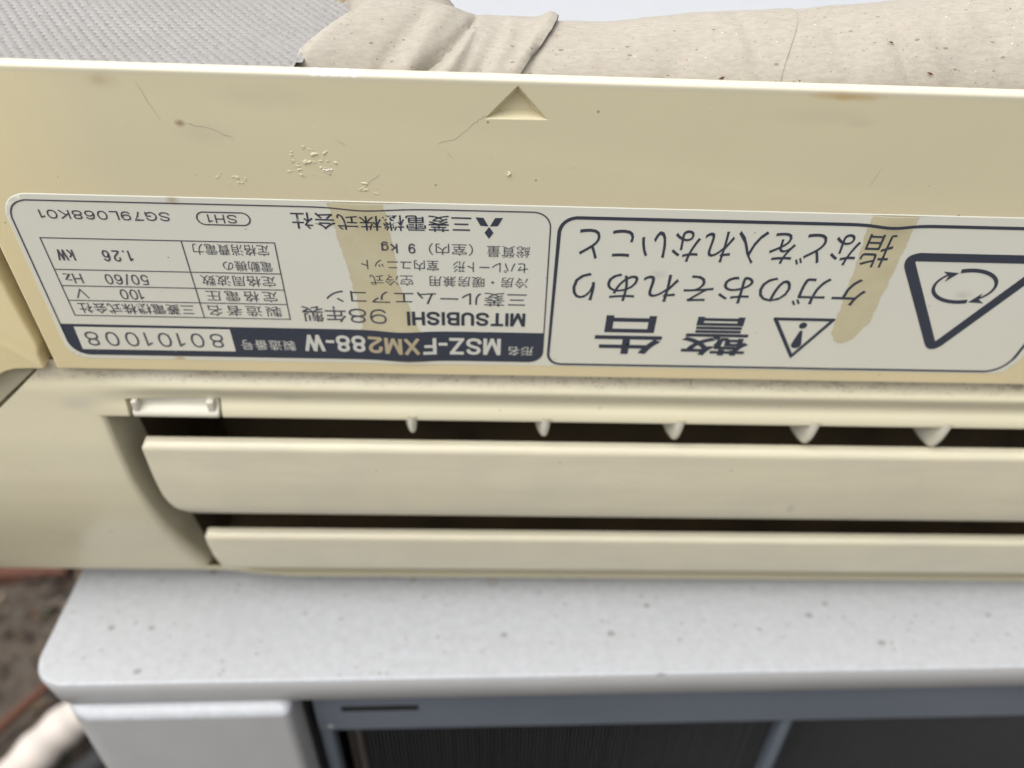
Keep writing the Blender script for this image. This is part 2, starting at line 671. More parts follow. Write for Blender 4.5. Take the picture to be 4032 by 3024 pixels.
for bx, wd, dz in ((-4.7, 5.6, -56.2), (200.2, 4.8, -56.2), (405, 4.8, -56.2), (610, 4.8, -56.2)):
    mb = MB(False)
    ol = rpoly([(bx, 12), (bx + wd, 12), (bx + wd, 19), (bx, 19)], 1.2, 4)
    mb.grid([[(a, b, z) for a, b in ol] for z in (dz, -200, -425)], close_c=True)
    mb.obj('grille_bar', MAT_GRILLE, ou, 30)
mb = MB(False)
mb.box(-5, 684, 12, 19, -436, -425.4)
mb.obj('bottom_rail', MAT_GRILLE, ou)
mb = MB(False)
for q in ((2.6, 3.6), (4.6, 7.6)):
    mb.box(q[0], q[1], 27 if q[0] < 4 else 30, 52, -425, -60.5)
mb.obj('coil_bracket', MAT_BRACKET, ou)
coil = MB(False)
coil.box(8, 683, 37, 58, -425, -17)
coil = coil.obj('heat_exchanger', MAT_FIN, ou)
mb = MB(False)
q = 9.
while q < 682:
    mb.box(q, q + .45 + rnd.uniform(0, .25), 31.5 + rnd.uniform(0, .6), 36.8, -425, -17.5)
    q += 1.9
f_ = mb.obj('cooling_fins', MAT_FIN, coil, None, 0)
f_['kind'] = 'stuff'

# ------------------------------------------------------------------ indoor unit
UX = Vector((.99936601, .02843845, -.0214204))
VY = Vector((-.02442677, .10996461, -.9936353))
NW = Vector((.02590196, -.99352858, -.11058956))
ORG = Vector((-.00120646, .19, .73212431))
IM = Matrix((UX, -VY, NW)).transposed().to_4x4()
IM.translation = ORG
iu = empty('indoor_unit', IM, 'yellowed cream indoor air conditioner unit with rating label and louvers, resting on white outdoor unit', 'air conditioner')

UL, UR = -215, 590
PROF = [(96, -3.4), (99, -2.8), (102, -1.6), (106, -.2), (115, 1.0), (130, 3.2), (148, 4.8), (160, 4.9), (170, 4.2), (180, 2.8), (192, .4), (203, -2.3), (213, -4.7), (221, -7.2), (227, -10), (231.5, -14), (234.5, -19.5), (236.5, -28)]
LPROF = [(96, -3.4), (130, 3.2), (148, 4.8), (160, 4.9), (170, 4.3), (180, 3.6), (190, 3.0), (200, 1.8), (208, .2), (216, -2), (225, -6)]
RIDGE = [(96, -5.2), (99.6, -5.0), (101, -4.4), (102.4, -2.4), (103.8, -.6), (105, -.1), (106.4, -.3), (108.5, -1.2), (110.5, -1.5), (112, -1.2), (113.6, -.1), (115.4, .7), (117.2, 1.1), (119, 1.2)]


def wbody(u, v):
    a = smooth(PROF, v, 1.5)
    if v < 122:
        t = sstep(-142, -98, u)
        a = a * (1 - t) + smooth(RIDGE, v, .5) * t
    return a


def wband(u, v):
    w = wbody(u, v)
    if -124.4 < u < -93.6 and v > 110.35:
        w -= 3.2
    return w


UB = [(112, -133), (116, -132.9), (131, -132.1), (148, -131.3), (165, -129.5), (184.5, -127.8), (205, -125.8), (222, -124)]
V0, V1 = 117.6, 222.0

mb = MB()
# top band
vs = [96, 97.5, 99, 100, 100.8, 101.5, 102.2, 102.8, 103.4, 104, 104.6, 105.2, 105.9, 106.6, 107.5, 108.5, 109.5, 110.25, 110.45, 111.2, 112, 112.8, 113.6, 114.4, 115.2, 116, 116.8]
us = [-150, -146, -142, -138, -133.8, -130, -127, -124.5, -124.3, -122, -118, -112, -106, -100, -96, -93.7, -93.5, -90, -80, -60, -20, 40, 100, 160, 250, 400, UR]
rows = []
for v in vs:
    ul = -150 - max(0, v - 100) * 1.12
    rows.append([(min(u, 1e9) if i else ul, v, wband(u, v)) for i, u in enumerate(us)])
for k in range(1, 5):       # lower edge rolls inward
    t = k / 4 * math.pi / 2
    rows.append([(u if i else -150 - 17 * 1.12, 116.8 + .9 * math.sin(t), wband(u, 116.8) - .9 * (1 - math.cos(t))) for i, u in enumerate(us)])
rows.append([(u if i else -170, 117.7, wband(u, 116.8) - 58) for i, u in enumerate(us) if u >= -134 or True])
# left of the opening the band must run on into the cheek, so keep only the part right of it for the roll
n0 = len(vs)
idx = [[mb.p(*q) for q in r] for r in rows]
for i in range(len(rows) - 1):
    for j in range(len(us) - 1):
        if i >= n0 - 1 and us[j] < -134:
            continue
        mb.f.append((idx[i][j], idx[i][j + 1], idx[i + 1][j + 1], idx[i + 1][j]))
# cheek left of the opening
rows = []
nv = 34
for i in range(nv + 1):
    v = 116.8 + (V1 - 116.8) * i / nv
    ub = smooth(UB, v, 3)
    fr_ = 1.8 + 3.4 * sstep(150, 222, v)
    ul = -150 - max(0, v - 100) * 1.12 if v < 140 else -150 - 44.8 - (v - 140) * .3
    cols = [ul + (ub - fr_ - ul) * t for t in (0, .2, .4, .6, .75, .88, 1)]
    r = [(u, v, wbody(u, v)) for u in cols]
    for k in range(1, 8):
        t = k / 7 * math.pi / 2
        r.append((ub - fr_ + fr_ * math.sin(t), v, wbody(ub, v) - fr_ * (1 - math.cos(t)) * 1.2))
    r.append((ub + .3, v, wbody(ub, v) - 12))
    r.append((ub + .5, v, -15))
    rows.append(r)
mb.grid(rows)
# bottom lip and the rounded front face that the unit lies on
vs = [V1, V1 + .6, 223.5, 224.5, 226, 227.5, 229, 230.5, 231.8, 233, 234, 235, 235.8, 236.5]
us2 = [UL, -190, -160, -140, -132, -126, -120, -114, -108, -90, -40, 50, 200, 400, UR]


def wlip(u, v):
    return wbody(u, v) + 3.0 * sstep(-120, -98, u)


rows = [[(u, V1 + .5, -40) for u in us2], [(u, V1 + .1, wlip(u, V1) - 1.6) for u in us2]]
rows += [[(u, v, wlip(u, v)) for u in us2] for v in vs]
for w, v in ((-34, 237.1), (-43, 237.6), (-60, 237.9), (-75, 238), (-110, 237.9), (-150, 236)):
    rows.append([(u, v, w) for u in us2])
rows.append([(u, 150, -168) for u in us2])
rows.append([(u, 80, -172) for u in us2])
mb.grid(rows)
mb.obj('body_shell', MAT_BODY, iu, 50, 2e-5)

# backing behind the cover
mb = MB()
mb.box(-150, UR, 60, 100, -40, -9)
mb.box(-150, -72, 12, 60, -40, -9)
mb.box(-64, UR, 7, 60, -6, -3.1)
mb.box(UL, -146, 30, 116, -40, -11)
mb.obj('chassis', MAT_BODY, iu)
mb = MB()
DU = [(118, -27), (118, -52), (160, -64), (219.5, -60), (221.6, -34), (221.8, -9)]  # last rows lay dark brown over the lip's shelf as painted shade
mb.grid([[(u, v, w) for u in (-133, UR)] for v, w in DU])
mb.grid([[(smooth(UB, v, 3) + .5, v, -14.5), (smooth(UB, v, 3) + 3, v, -32), (smooth(UB, v, 3) + 3, v, -72)] for v in (117.2, 130, 145, 160, 175, 190, 205, 221.7)])  # opening's side wall in dark duct brown, its shade put into the colour
mb.obj('air_duct', MAT_DUCT, iu)
for u, du in ((-82, 20), (-52, 26), (26, 30), (70, 26), (108, 24), (150, 30), (195, 26), (240, 28)):
    mb = MB()
    plate(mb, rpoly([(u, 112), (u + du, 112), (u + du, 121.4), (u, 121.4)], 2.5, 4), -14, 10, 1.2)
    mb.obj('airflow_vane', MAT_VANE, iu)

# bottom cover with a three-sided arrow dent
dent = [(1.5, 1.8), (-6.1, 10.0), (8.9, 9.8)]
dp = (1.4, 7.8, -7)
out = rpoly([(-139.9, 0), (-141.6, 97.2), (UR, 97.2), (UR, 0)], [1.5, .8, 1, 1], 4)
mb = MB()
big = inset(dent, -.22)
plate(mb, out, 0, 3.0, 1.0, holes=[big], seg=5)
ob = [mb.p(a, b, 0) for a, b in big]
ib = [mb.p(a, b, -.12) for a, b in dent]
for k in range(3):
    mb.f.append((ob[k], ob[(k + 1) % 3], ib[(k + 1) % 3], ib[k]))
c = mb.p(*dp)
for k in range(3):
    mb.f.append((ib[k], ib[(k + 1) % 3], c))
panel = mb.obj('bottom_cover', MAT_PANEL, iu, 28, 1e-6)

# end cover at the left
cap = [(-235, 1), (-144.9, 1), (-144.9, 62), (-144.5, 79), (-144.1, 86), (-144.3, 88.5), (-145.3, 92), (-145.3, 97.2), (-150, 97.2), (-154.8, 97.5), (-158, 98.6), (-160.5, 100), (-166, 104), (-176, 110), (-235, 112)]
mb = MB()
plate(mb, rpoly(cap, [0, 0, 1, 1, 1, 1, 1, .9, 1, 1, 1, 1, 1, 1, 0], 3), .2, 8, .8, seg=4)
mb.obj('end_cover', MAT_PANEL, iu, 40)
# lower part of the end trim, seen below the end cover
mb = MB()
rows = []
for v in (95, 100, 105, 112, 120, 130, 139.9, 150, 165, 180, 195, 208, 218, 226, 232, 236):
    ul = -150 - max(0, v - 100) * 1.12 if v < 140 else -150 - 44.8 - (v - 140) * .3
    w = min(-4.2, wbody(-215, v) - .5)
    if v < 140:
        rows.append([(-234, v, w - .5), (ul - .6, v, w), (ul + .6, v, -9), (-140, v + 3, -9.5)])
    else:
        rows.append([(-234, v, w - .5), (ul - .6, v, w), (ul + .6, v, w - 3), (ul + 3, v, w - 6)])
mb.grid(rows)
for v0, v1 in ((1, 95), (95, 160), (160, 212), (212, 236)):
    w0, w1 = (min(-4.7, wbody(-215, q) - 1) for q in (v0, v1))
    a = [mb.p(-234, v0, w0), mb.p(-234, v1, w1), mb.p(-234, v1, -150), mb.p(-234, v0, -150)]
    mb.f.append(tuple(a))
mb.obj('end_trim', MAT_BODY, iu, 40)


def louver(prof, ul, name):
    """blade: closed (v, w) profile swept along u, its left end following ul(v)"""
    cv = sum(q[0] for q in prof) / len(prof)
    cw = sum(q[1] for q in prof) / len(prof)
    mb = MB()
    rows = []
    for du, sh in ((0, .9), (.12, .45), (.45, .12), (1.0, 0), (30, 0), (120, 0), (250, 0), (450, 0), (700, 0)):
        r = []
        for k, (v, w) in enumerate(prof):
            p0, p2 = Vector(prof[k - 1]), Vector(prof[(k + 1) % len(prof)])
            t = (p2 - p0).normalized()
            nn = Vector((-t.y, t.x))
            if nn.dot(Vector((cv - v, cw - w))) < 0:
                nn = -nn
            u = ul(v) + du if du < 20 else -120 + du
            r.append((u, v + nn.x * sh, w + nn.y * sh))
        rows.append(r)
    idx = mb.grid(rows, close_c=True)
    ids = idx[0]
    n = len(ids)
    for k in range(n // 2 - 1):
        mb.f.append((ids[k], ids[k + 1], ids[n - 2 - k], ids[n - 1 - k]))
    return mb.obj(name, MAT_LOUVER, iu, 50)


def blade(v0, v1, topr, lip):
    fr_, bk = [], []
    ds = [0, .1, .3, .6, 1.0, 1.5, 2.1, 2.8, 3.6, 5]
    L_ = v1 - v0
    ds += [5 + (L_ - 11) * k / 8 for k in range(1, 9)] + [L_ - q for q in (5, 4.2, 3.4, 2.7, 2, 1.4, .9, .5, .2, 0)]
    n = len(ds) - 1
    for i, d0 in enumerate(ds):
        v = v0 + d0
        w = smooth(LPROF, v, 2)
        if d0 < topr:
            w -= topr * (1 - math.sqrt(max(0, 1 - ((topr - d0) / topr) ** 2)))
        d1 = L_ - d0
        if d1 < lip:
            w -= lip * .28 * (1 - d1 / lip) ** 1.5
        if d1 < 1.2:
            w -= 1.2 - math.sqrt(max(0, 1.44 - (1.2 - d1) ** 2))
        fr_.append((v, w))
        bk.append((v + (.3 if i == 0 else -.3 if i == n else 0), min(w, smooth(LPROF, v, 2)) - 2.0))
    return fr_ + bk[::-1]


louver(blade(129.4, 168.6, 2.4, 6), lambda v: lerp([(126, -123), (130.0, -123.6), (131, -124.1), (145, -123.6), (156, -122.9), (161.5, -121.4), (165, -118.6), (168, -115), (169.2, -110)], v), 'louver')
louver(blade(182.2, 213.6, 2.4, 5), lambda v: lerp([(175, -113.6), (182.6, -114.4), (184, -114.8), (200, -115), (208, -114.4), (213, -113.0), (216, -111)], v), 'louver')

# clip in the notch of the ledge
clip = None
mb = MB()
rows = []
cp = [(109.9, -2.2), (111, -1.9), (112.6, -1.7), (113.6, -1.5), (114.2, -.6), (114.8, .5), (115.6, 1.3), (116.5, 1.5), (117.2, 1.2), (117.7, .4), (117.8, -.8), (117.4, -4), (110, -4)]
for u, s in ((-123.0, .7), (-122.7, 1), (-96, 1), (-94.9, 1), (-94.5, .7)):
    rows.append([(u, 114 + (v - 114) * (.9 if s < 1 else 1), w - (1 - s) * 1.2) for v, w in cp])
ix = mb.grid(rows, close_c=True)
mb.f.append(tuple(ix[0]))
mb.f.append(tuple(ix[-1]))
clip = mb.obj('clip', MAT_CLIP, iu, 45)
for u0, u1, wt in ((-122.6, -120.6, .9), (-98.0, -95.6, .7)):
    mb = MB()
    plate(mb, rpoly([(u0, 110.6), (u1, 110.6), (u1, 115.4), (u0, 115.4)], .5, 3), wt, 3, .5)
    mb.obj('clip_rib', MAT_CLIP, clip)

# five guide fins hanging below the ledge
for u, tip in ((-31.2, 124.2), (14.6, 125.2), (61.0, 126.0), (108.2, 127.1), (154.8, 128.0), (201.5, 128.4), (248, 129)):
    mb = MB()
    ca, sa = math.cos(R(-13)), math.sin(R(-13))
    rows = []
    n, m = 12, 20
    for i in range(n + 1):
        ph = i / n * math.pi / 2
        rr = []
        for k in range(m):
            th = k * 2 * math.pi / m
            cx_, sy_ = math.cos(th), math.sin(th)
            # superellipse plan: thin and deep, rounded nose
            a = 2.2 * math.copysign(abs(cx_) ** .8, cx_) * math.cos(ph) ** .4
            b = 8.0 * math.copysign(abs(sy_) ** .9, sy_) * math.cos(ph) ** .36
            rr.append((u + a * ca - b * sa, 115.2 + (tip + 1.2 - 115.2) * math.sin(ph), -5.6 + a * sa + b * ca))
        rows.append(rr)
    mb.grid(rows, close_c=True)
    mb.obj('guide_fin', MAT_CLIP, iu, 60, 1e-5)

# ------------------------------------------------------------------ label
def dome(u, v):
    """the film lifts over two tunnels of trapped air"""
    a = math.exp(-((u + 40 + (v - 36) * -.2) / 6.5) ** 2)
    a *= .55 * math.exp(-((v - 36) / 5) ** 2) + .6 * math.exp(-((v - 83) / 8) ** 2) + .12
    b = math.exp(-((u - 106.5) / 5.5) ** 2) * (.6 * math.exp(-((v - 36) / 4) ** 2) + .08)
    return a + b


def sag(u, v):
    a = math.exp(-((u + 36) / 9) ** 2) * math.exp(-((v - 36) / 2.5) ** 2) * .55
    b = math.exp(-((u - 107) / 6) ** 2) * math.exp(-((v - 37) / 2.5) ** 2) * .6
    c = math.exp(-((u + 30) / 9) ** 2) * math.exp(-((v - 79) / 3) ** 2) * .5
    d = math.exp(-((u + 31) / 9) ** 2) * math.exp(-((v - 90) / 3) ** 2) * .5
    return a + b + c + d


LAB_W = .16
lab_out = rpoly([(-134.2, 34.2), (-135.3, 91.9), (166, 91.9), (170, 70), (170, 34.2)], [7, 5, 6, 4, 4], 8)


def ragged(poly, amp, seed):
    out = []
    n = len(poly)
    for i in range(n):
        a, b = Vector(poly[i]), Vector(poly[(i + 1) % n])
        k = max(1, int((b - a).length / .8))
        for t in range(k):
            q = a.lerp(b, t / k)
            f_ = noise.noise(Vector((q.x * .5, q.y * .5, seed))) + .5 * noise.noise(Vector((q.x * 1.7, q.y * 1.7, seed)))
            out.append((q.x + f_ * amp, q.y + (f_ * amp * .6 if q.y > 40 else 0)))
    return out


def sheet_grid(mb, outline, w, step=2.2):
    """fine mesh clipped to an outline so that it can follow the lifted film"""
    bm = bmesh.new()
    us_ = [q[0] for q in outline]
    vs_ = [q[1] for q in outline]
    f = bm.faces.new([bm.verts.new((a, b, 0)) for a, b in outline])
    k = min(us_) + step
    while k < max(us_):
        bmesh.ops.bisect_plane(bm, geom=bm.verts[:] + bm.edges[:] + bm.faces[:], plane_co=(k, 0, 0), plane_no=(1, 0, 0))
        k += step
    k = min(vs_) + step
    while k < max(vs_):
        bmesh.ops.bisect_plane(bm, geom=bm.verts[:] + bm.edges[:] + bm.faces[:], plane_co=(0, k, 0), plane_no=(0, 1, 0))
        k += step
    bm.verts.index_update()
    base = len(mb.v)
    for q in bm.verts:
        mb.p(q.co.x, q.co.y + sag(q.co.x, q.co.y), w + dome(q.co.x, q.co.y))
    for f in bm.faces:
        mb.f.append(tuple(base + q.index for q in f.verts))
    bm.free()


mb = MB()
sheet_grid(mb, lab_out, LAB_W)
rows = [[(a, b + sag(a, b), LAB_W + dome(a, b)) for a, b in lab_out], [(a, b, .0) for a, b in inset(lab_out, -.25)]]
mb.grid(rows, close_c=True)
label = mb.obj('label_sticker', MAT_LABEL, iu, 60)
label['label'] = 'greyish label film with upside-down printed rating table and finger warning'

W_ST, W_BAR, W_INK, W_TOP = LAB_W + .04, LAB_W + .08, LAB_W + .08, LAB_W + .13
mb = MB()
sheet_grid(mb, ragged(rpoly([(-48.2, 34.35), (-33.2, 34.35), (-31.6, 46), (-31.1, 60), (-25.5, 78), (-23, 90.8), (-36.8, 90.8), (-42.8, 78.5), (-44.2, 60), (-46.7, 46)], [.3, .3, 2, 2, 2, .4, .4, 2, 2, 2], 4), .7, 1.3), W_ST)
mb.obj('stain', MAT_STAIN, label, 60)
mb = MB()
sheet_grid(mb, ragged(rpoly([(100, 34.4), (113.2, 34.4), (112.9, 56), (112.6, 71.7), (109.4, 78), (107.2, 80.2), (104.6, 79.9), (102.2, 76.4), (101.3, 56), (100, 40)], [.3, .3, 2, 2, 2, 2, 2, 2, 2, 2], 4), .5, 4.4), W_ST)
mb.obj('stain', MAT_STAIN, label, 60)


def ink_pt(mb, u, v, w):
    return mb.p(u, v + sag(u, v), w + dome(u, v))


def stroke(mb, pts, width, w=W_INK, closed=False, step=1.5):
    """line print of given width (number or list) along (u, v) points"""
    P = []
    n = len(pts)
    for i in range(n if closed else n - 1):
        a, b = Vector(pts[i]), Vector(pts[(i + 1) % n])
        wa = width[i] if isinstance(width, list) else width
        wb = width[(i + 1) % n] if isinstance(width, list) else width
        k = max(1, int((b - a).length / step))
        for j in range(k):
            P.append((a.lerp(b, j / k), wa + (wb - wa) * j / k))
    if not closed:
        P.append((Vector(pts[-1]), width[-1] if isinstance(width, list) else width))
    m = len(P)
    L_, R_ = [], []
    for i in range(m):
        p0 = P[i - 1][0] if (i or closed) else P[0][0]
        p2 = P[(i + 1) % m][0] if (i < m - 1 or closed) else P[-1][0]
        t = (p2 - p0).normalized()
        mt = 1 / max(.55, t.dot((p2 - P[i][0]).normalized())) if (p2 - P[i][0]).length > 1e-6 else 1
        nn = Vector((-t.y, t.x)) * P[i][1] / 2 * mt
        q = P[i][0]
        L_.append(ink_pt(mb, q.x + nn.x, q.y + nn.y, w))
        R_.append(ink_pt(mb, q.x - nn.x, q.y - nn.y, w))
    for i in range(m if closed else m - 1):
        j = (i + 1) % m
        mb.f.append((L_[i], L_[j], R_[j], R_[i]))


def glyphs(mb, s, u0, u1, v0, v1, bold=0., w=W_INK, space=1.):
    """text printed upside down as seen from the front: it reads from u1 to u0, its top at v1"""
    c = bpy.data.curves.new('lettering', 'FONT')
    c.body = s
    c.resolution_u = 3
    c.offset = bold
    c.space_character = space
    o = bpy.data.objects.new('lettering', c)
    COL.objects.link(o)
    dg = bpy.context.evaluated_depsgraph_get()
    dg.update()
    me = bpy.data.meshes.new_from_object(o.evaluated_get(dg))
    xs = [q.co.x for q in me.vertices]
    ys = [q.co.y for q in me.vertices]
    x0, x1, y0, y1 = min(xs), max(xs), min(ys), max(ys)
    base = len(mb.v)
    for q in me.vertices:
        u = u1 - (q.co.x - x0) / (x1 - x0) * (u1 - u0)
        v = v0 + (q.co.y - y0) / (y1 - y0) * (v1 - v0)
        ink_pt(mb, u, v, w)
    for p_ in me.polygons:
        mb.f.append(tuple(base + k for k in p_.vertices))
    bpy.data.objects.remove(o)
    bpy.data.meshes.remove(me)
    bpy.data.curves.remove(c)


def text(s, u0, u1, v0, v1, bold=0., mat=None, w=W_INK, space=1.):
    mb = MB()
    glyphs(mb, s, u0, u1, v0, v1, bold, w, space)
    return mb.obj('lettering', mat or MAT_INK2, label, None, 0)


def _arc(cx_, cy_, rx, ry, a0, a1, n=14):
    return [(cx_ + rx * math.cos(R(a0 + (a1 - a0) * k / n)), cy_ + ry * math.sin(R(a0 + (a1 - a0) * k / n))) for k in range(n + 1)]


def _spl(p, n=4):
    o_ = []
    for i in range(len(p) - 1):
        q = [Vector(p[max(0, min(len(p) - 1, i + k))]) for k in (-1, 0, 1, 2)]
        for k in range(n):
            t = k / n
            o_.append(tuple(.5 * (2 * q[1] + (q[2] - q[0]) * t + (2 * q[0] - 5 * q[1] + 4 * q[2] - q[3]) * t * t + (3 * q[1] - q[0] - 3 * q[2] + q[3]) * t ** 3)))
    return o_ + [p[-1]]


_S = _spl([(.60, .80), (.54, .93), (.33, 1), (.12, .94), (.04, .76), (.13, .60), (.33, .52), (.54, .42), (.62, .26), (.54, .07), (.32, 0), (.08, .06), (0, .22)])
_6 = [_spl([(.56, .84), (.46, .97), (.30, 1), (.10, .88), (.01, .55), (.02, .28), (.10, .07), (.30, 0), (.50, .07), (.58, .31), (.50, .54), (.31, .62), (.12, .52), (.03, .36)])]
_9 = [[(.6 - a, 1 - b) for a, b in _6[0]]]
GLY = {     # centre lines on a cap-height of 1: (width, strokes)
    '0': (.60, [_spl([(.30, 1), (.50, .90), (.60, .5), (.50, .10), (.30, 0), (.10, .10), (0, .5), (.10, .90), (.30, 1)])]),
    '1': (.24, [[(0, .78), (.12, .84), (.24, 1), (.24, 0)]]),
    '2': (.58, [_spl([(.02, .70), (.08, .92), (.30, 1), (.52, .92), (.57, .72), (.46, .50), (.20, .28), (.04, .10), (0, 0)]) + [(.58, 0)]]),
    '5': (.58, [[(.53, 1), (.10, 1), (.05, .50)], _spl([(.05, .50), (.14, .60), (.30, .65), (.50, .57), (.58, .33), (.50, .08), (.28, 0), (.08, .06), (0, .22)])]),
    '6': (.58, _6), '9': (.58, _9),
    '7': (.56, [[(0, 1), (.56, 1), (.34, .55), (.20, 0)]]),
    '8': (.60, [_spl([(.30, 1), (.50, .93), (.55, .76), (.48, .59), (.30, .53), (.12, .59), (.05, .76), (.10, .93), (.30, 1)]),
                _spl([(.30, .53), (.53, .45), (.60, .26), (.52, .07), (.30, 0), (.08, .07), (0, .26), (.07, .45), (.30, .53)])]),
    'S': (.62, [_S]), 'L': (.50, [[(0, 1), (0, 0), (.5, 0)]]),
    'G': (.70, [_spl([(.68, .74), (.58, .93), (.36, 1), (.12, .88), (0, .5), (.12, .12), (.36, 0), (.60, .10), (.69, .30)]), [(.40, .46), (.69, .46), (.69, 0)]]),
    'K': (.60, [[(0, 1), (0, 0)], [(.58, 1), (0, .36)], [(.20, .58), (.62, 0)]]),
    'H': (.60, [[(0, 1), (0, 0)], [(.60, 1), (.60, 0)], [(0, .52), (.60, .52)]]),
    'M': (.74, [[(0, 0), (0, 1)], [(.74, 0), (.74, 1)], [(.03, 1), (.37, 0)], [(.71, 1), (.37, 0)]]),
    'I': (.001, [[(0, 0), (0, 1)]]),
    'T': (.60, [[(0, 1), (.60, 1)], [(.30, 1), (.30, 0)]]),
    'U': (.60, [[(0, 1), (0, .32)] + _arc(.30, .30, .30, .30, 180, 360) + [(.60, .32), (.60, 1)]]),
    'B': (.60, [[(0, 0), (0, 1)], [(0, 1), (.30, 1)] + _arc(.32, .77, .23, .23, 90, -90) + [(0, .54)], [(.30, .54)] + _arc(.34, .27, .26, .27, 90, -90) + [(0, 0)]]),
    'Z': (.60, [[(.02, 1), (.60, 1)], [(.58, .97), (.02, .03)], [(0, 0), (.62, 0)]]),
    'X': (.64, [[(.02, 1), (.62, 0)], [(.62, 1), (.02, 0)]]),
    'F': (.52, [[(0, 0), (0, 1)], [(0, 1), (.54, 1)], [(0, .52), (.46, .52)]]),
    'W': (.96, [[(0, 1), (.24, 0)], [(.24, 0), (.48, 1)], [(.48, 1), (.72, 0)], [(.72, 0), (.96, 1)]]),
    'V': (.62, [[(0, 1), (.31, 0), (.62, 1)]]), '-': (.30, [[(0, .36), (.30, .36)]]), '/': (.34, [[(0, -.05), (.34, 1.05)]]), '.': (.02, [[(0, 0), (.02, .03)]]),
    'k': (.46, [[(0, 1), (0, 0)], [(.42, .68), (0, .26)], [(.15, .42), (.46, 0)]]),
    'z': (.44, [[(0, .68), (.44, .68), (0, 0), (.46, 0)]]),
    'g': (.48, [_arc(.24, .36, .24, .34, 0, 360, 18), [(.48, .70), (.48, -.06)] + _arc(.24, -.06, .24, .20, 0, -150)]),
    ' ': (.3, []),
}


def latin(s_, u0, u1, v0, v1, wt, mat, gap=.2, w=W_INK):
    """capital lettering drawn with strokes of weight wt (mm), upside down, filling u0..u1, v0..v1"""
    mb = MB()
    tw = sum(GLY[c][0] for c in s_) + gap * (len(s_) - 1)
    H = (v1 - v0) - wt
    sx = ((u1 - u0) - wt - H * 0) / tw
    x = 0
    k = 0
    for c in s_:
        gw, st = GLY[c]
        for ln in st:
            closed = len(ln) > 8 and (Vector(ln[0]) - Vector(ln[-1])).length < 1e-6
            pts_ = [(u1 - wt / 2 - (x + a) * sx, v0 + wt / 2 + b * H) for a, b in ln]
            if not closed and len(ln) == 2 and c != '-':      # flat ends on the cap line
                pass
            stroke(mb, pts_[:-1] if closed else pts_, wt, w + .006 * (k % 5), closed, 3)
            if not closed:
                for q, r_ in ((0, 1), (-1, -2)):
                    d = Vector(pts_[q]) - Vector(pts_[r_])
                    d = d.normalized() * wt * .45
                    stroke(mb, [pts_[q], (pts_[q][0] + d.x, pts_[q][1] + d.y)], wt, w + .006 * (k % 5), False, 3)
            k += 1
        x += gw + gap
    return mb.obj('lettering', mat, label, None, 0)


def ink(fn, name, mat):
    mb = MB()
    fn(mb)
    return mb.obj(name, mat, label, None, 0)


# frames
f1 = rpoly([(-133.1, 35.9), (-133.9, 90.2), (12.9, 90.2), (12.0, 35.9)], [5.5, 5, 4, 4.5], 8)
ink(lambda m: stroke(m, f1, .42, closed=True), 'frame_line', MAT_INK2)
f2 = rpoly([(14.6, 37.3), (14.6, 91.0), (164.2, 91.0), (166.5, 70), (166.5, 37.3)], [4.5, 4, 7, 4, 4], 8)
f2w = [(.85 if q[1] > 85 else 1.05) for q in f2]
ink(lambda m: stroke(m, f2, f2w, closed=True), 'frame_line', MAT_INK)

# model bar with the serial window
bar = MB()
bo = rpoly([(-133.9, 78.1), (-134.0, 90.3), (12.9, 90.2), (12.6, 78.3)], [0, 5, 4, 0], 8)
sheet_grid(bar, bo, W_BAR)
bar.obj('model_bar', MAT_INK, label, 60)
win = MB()
sheet_grid(win, [(-130.0, 79.1), (-130.3, 88.1), (-83.3, 88.0), (-83.3, 79.1)], W_BAR + .04)
win.obj('serial_window', MAT_LABEL, label, 60)
latin('80101008', -127.9, -86.1, 80.9, 86.6, .62, MAT_INK2, .46, W_BAR + .09)
text('製造番号', -81.0, -64.3, 83.2, 87.2, 0, MAT_PALE, W_TOP, 1.08)
latin('88-W', -61.5, -42.5, 80.6, 87.3, 1.15, MAT_PALE, .30, W_TOP)
latin('XM2', -41.7, -25.7, 80.7, 87.5, 1.15, MAT_PALE_ST, .30, W_TOP)
latin('MSZ-F', -24.7, -.5, 80.8, 87.6, 1.15, MAT_PALE, .30, W_TOP)
text('形名', 2.1, 9.7, 83.9, 87.6, 0, MAT_PALE, W_TOP)

# rating table
def table(m):
    rows_ = [47.6, 58.1, 63.8, 69.1, 74.7]
    for v in rows_:
        stroke(m, [(-128.2, v), (-64.2, v)], .34)
    for u in (-128.1, -89.9, -64.3):
        stroke(m, [(u, 47.45), (u, 74.85)], .34, W_INK + .005)


ink(table, 'table_grid', MAT_INK2)
ink(lambda m: stroke(m, rpoly([(-83.8, 38.3), (-83.8, 42.2), (-69.6, 42.2), (-69.6, 38.3)], 1.9, 8), .4, closed=True, step=.6), 'code_ring', MAT_INK2)
latin('SG79L068K01', -125.4, -91.0, 38.65, 41.45, .40, MAT_INK2, .28)
latin('SH1', -80.9, -73.1, 38.95, 41.65, .38, MAT_INK2, .3)
latin('kW', -125.6, -120.8, 51.3, 55.0, .5, MAT_INK2, .28)
latin('1.26', -113.0, -104.7, 51.2, 55.0, .5, MAT_INK2, .5)
text('定格消費電力', -87.4, -66.3, 48.4, 52.1)
text('電動機の', -80.2, -66.4, 53.9, 57.5)
latin('Hz', -126.3, -121.3, 59.4, 62.9, .42, MAT_INK2, .25)
latin('50/60', -114.9, -102.6, 59.4, 63.0, .42, MAT_INK2, .34)
text('定格周波数', -87.5, -66.3, 59.0, 62.8)
latin('V', -125.2, -121.6, 64.8, 68.3, .42, MAT_INK2)
latin('100', -112.3, -105.6, 64.7, 68.4, .42, MAT_INK2, .3)
text('定格電圧', -87.4, -66.7, 64.5, 68.4, 0, None, W_INK, 1.3)
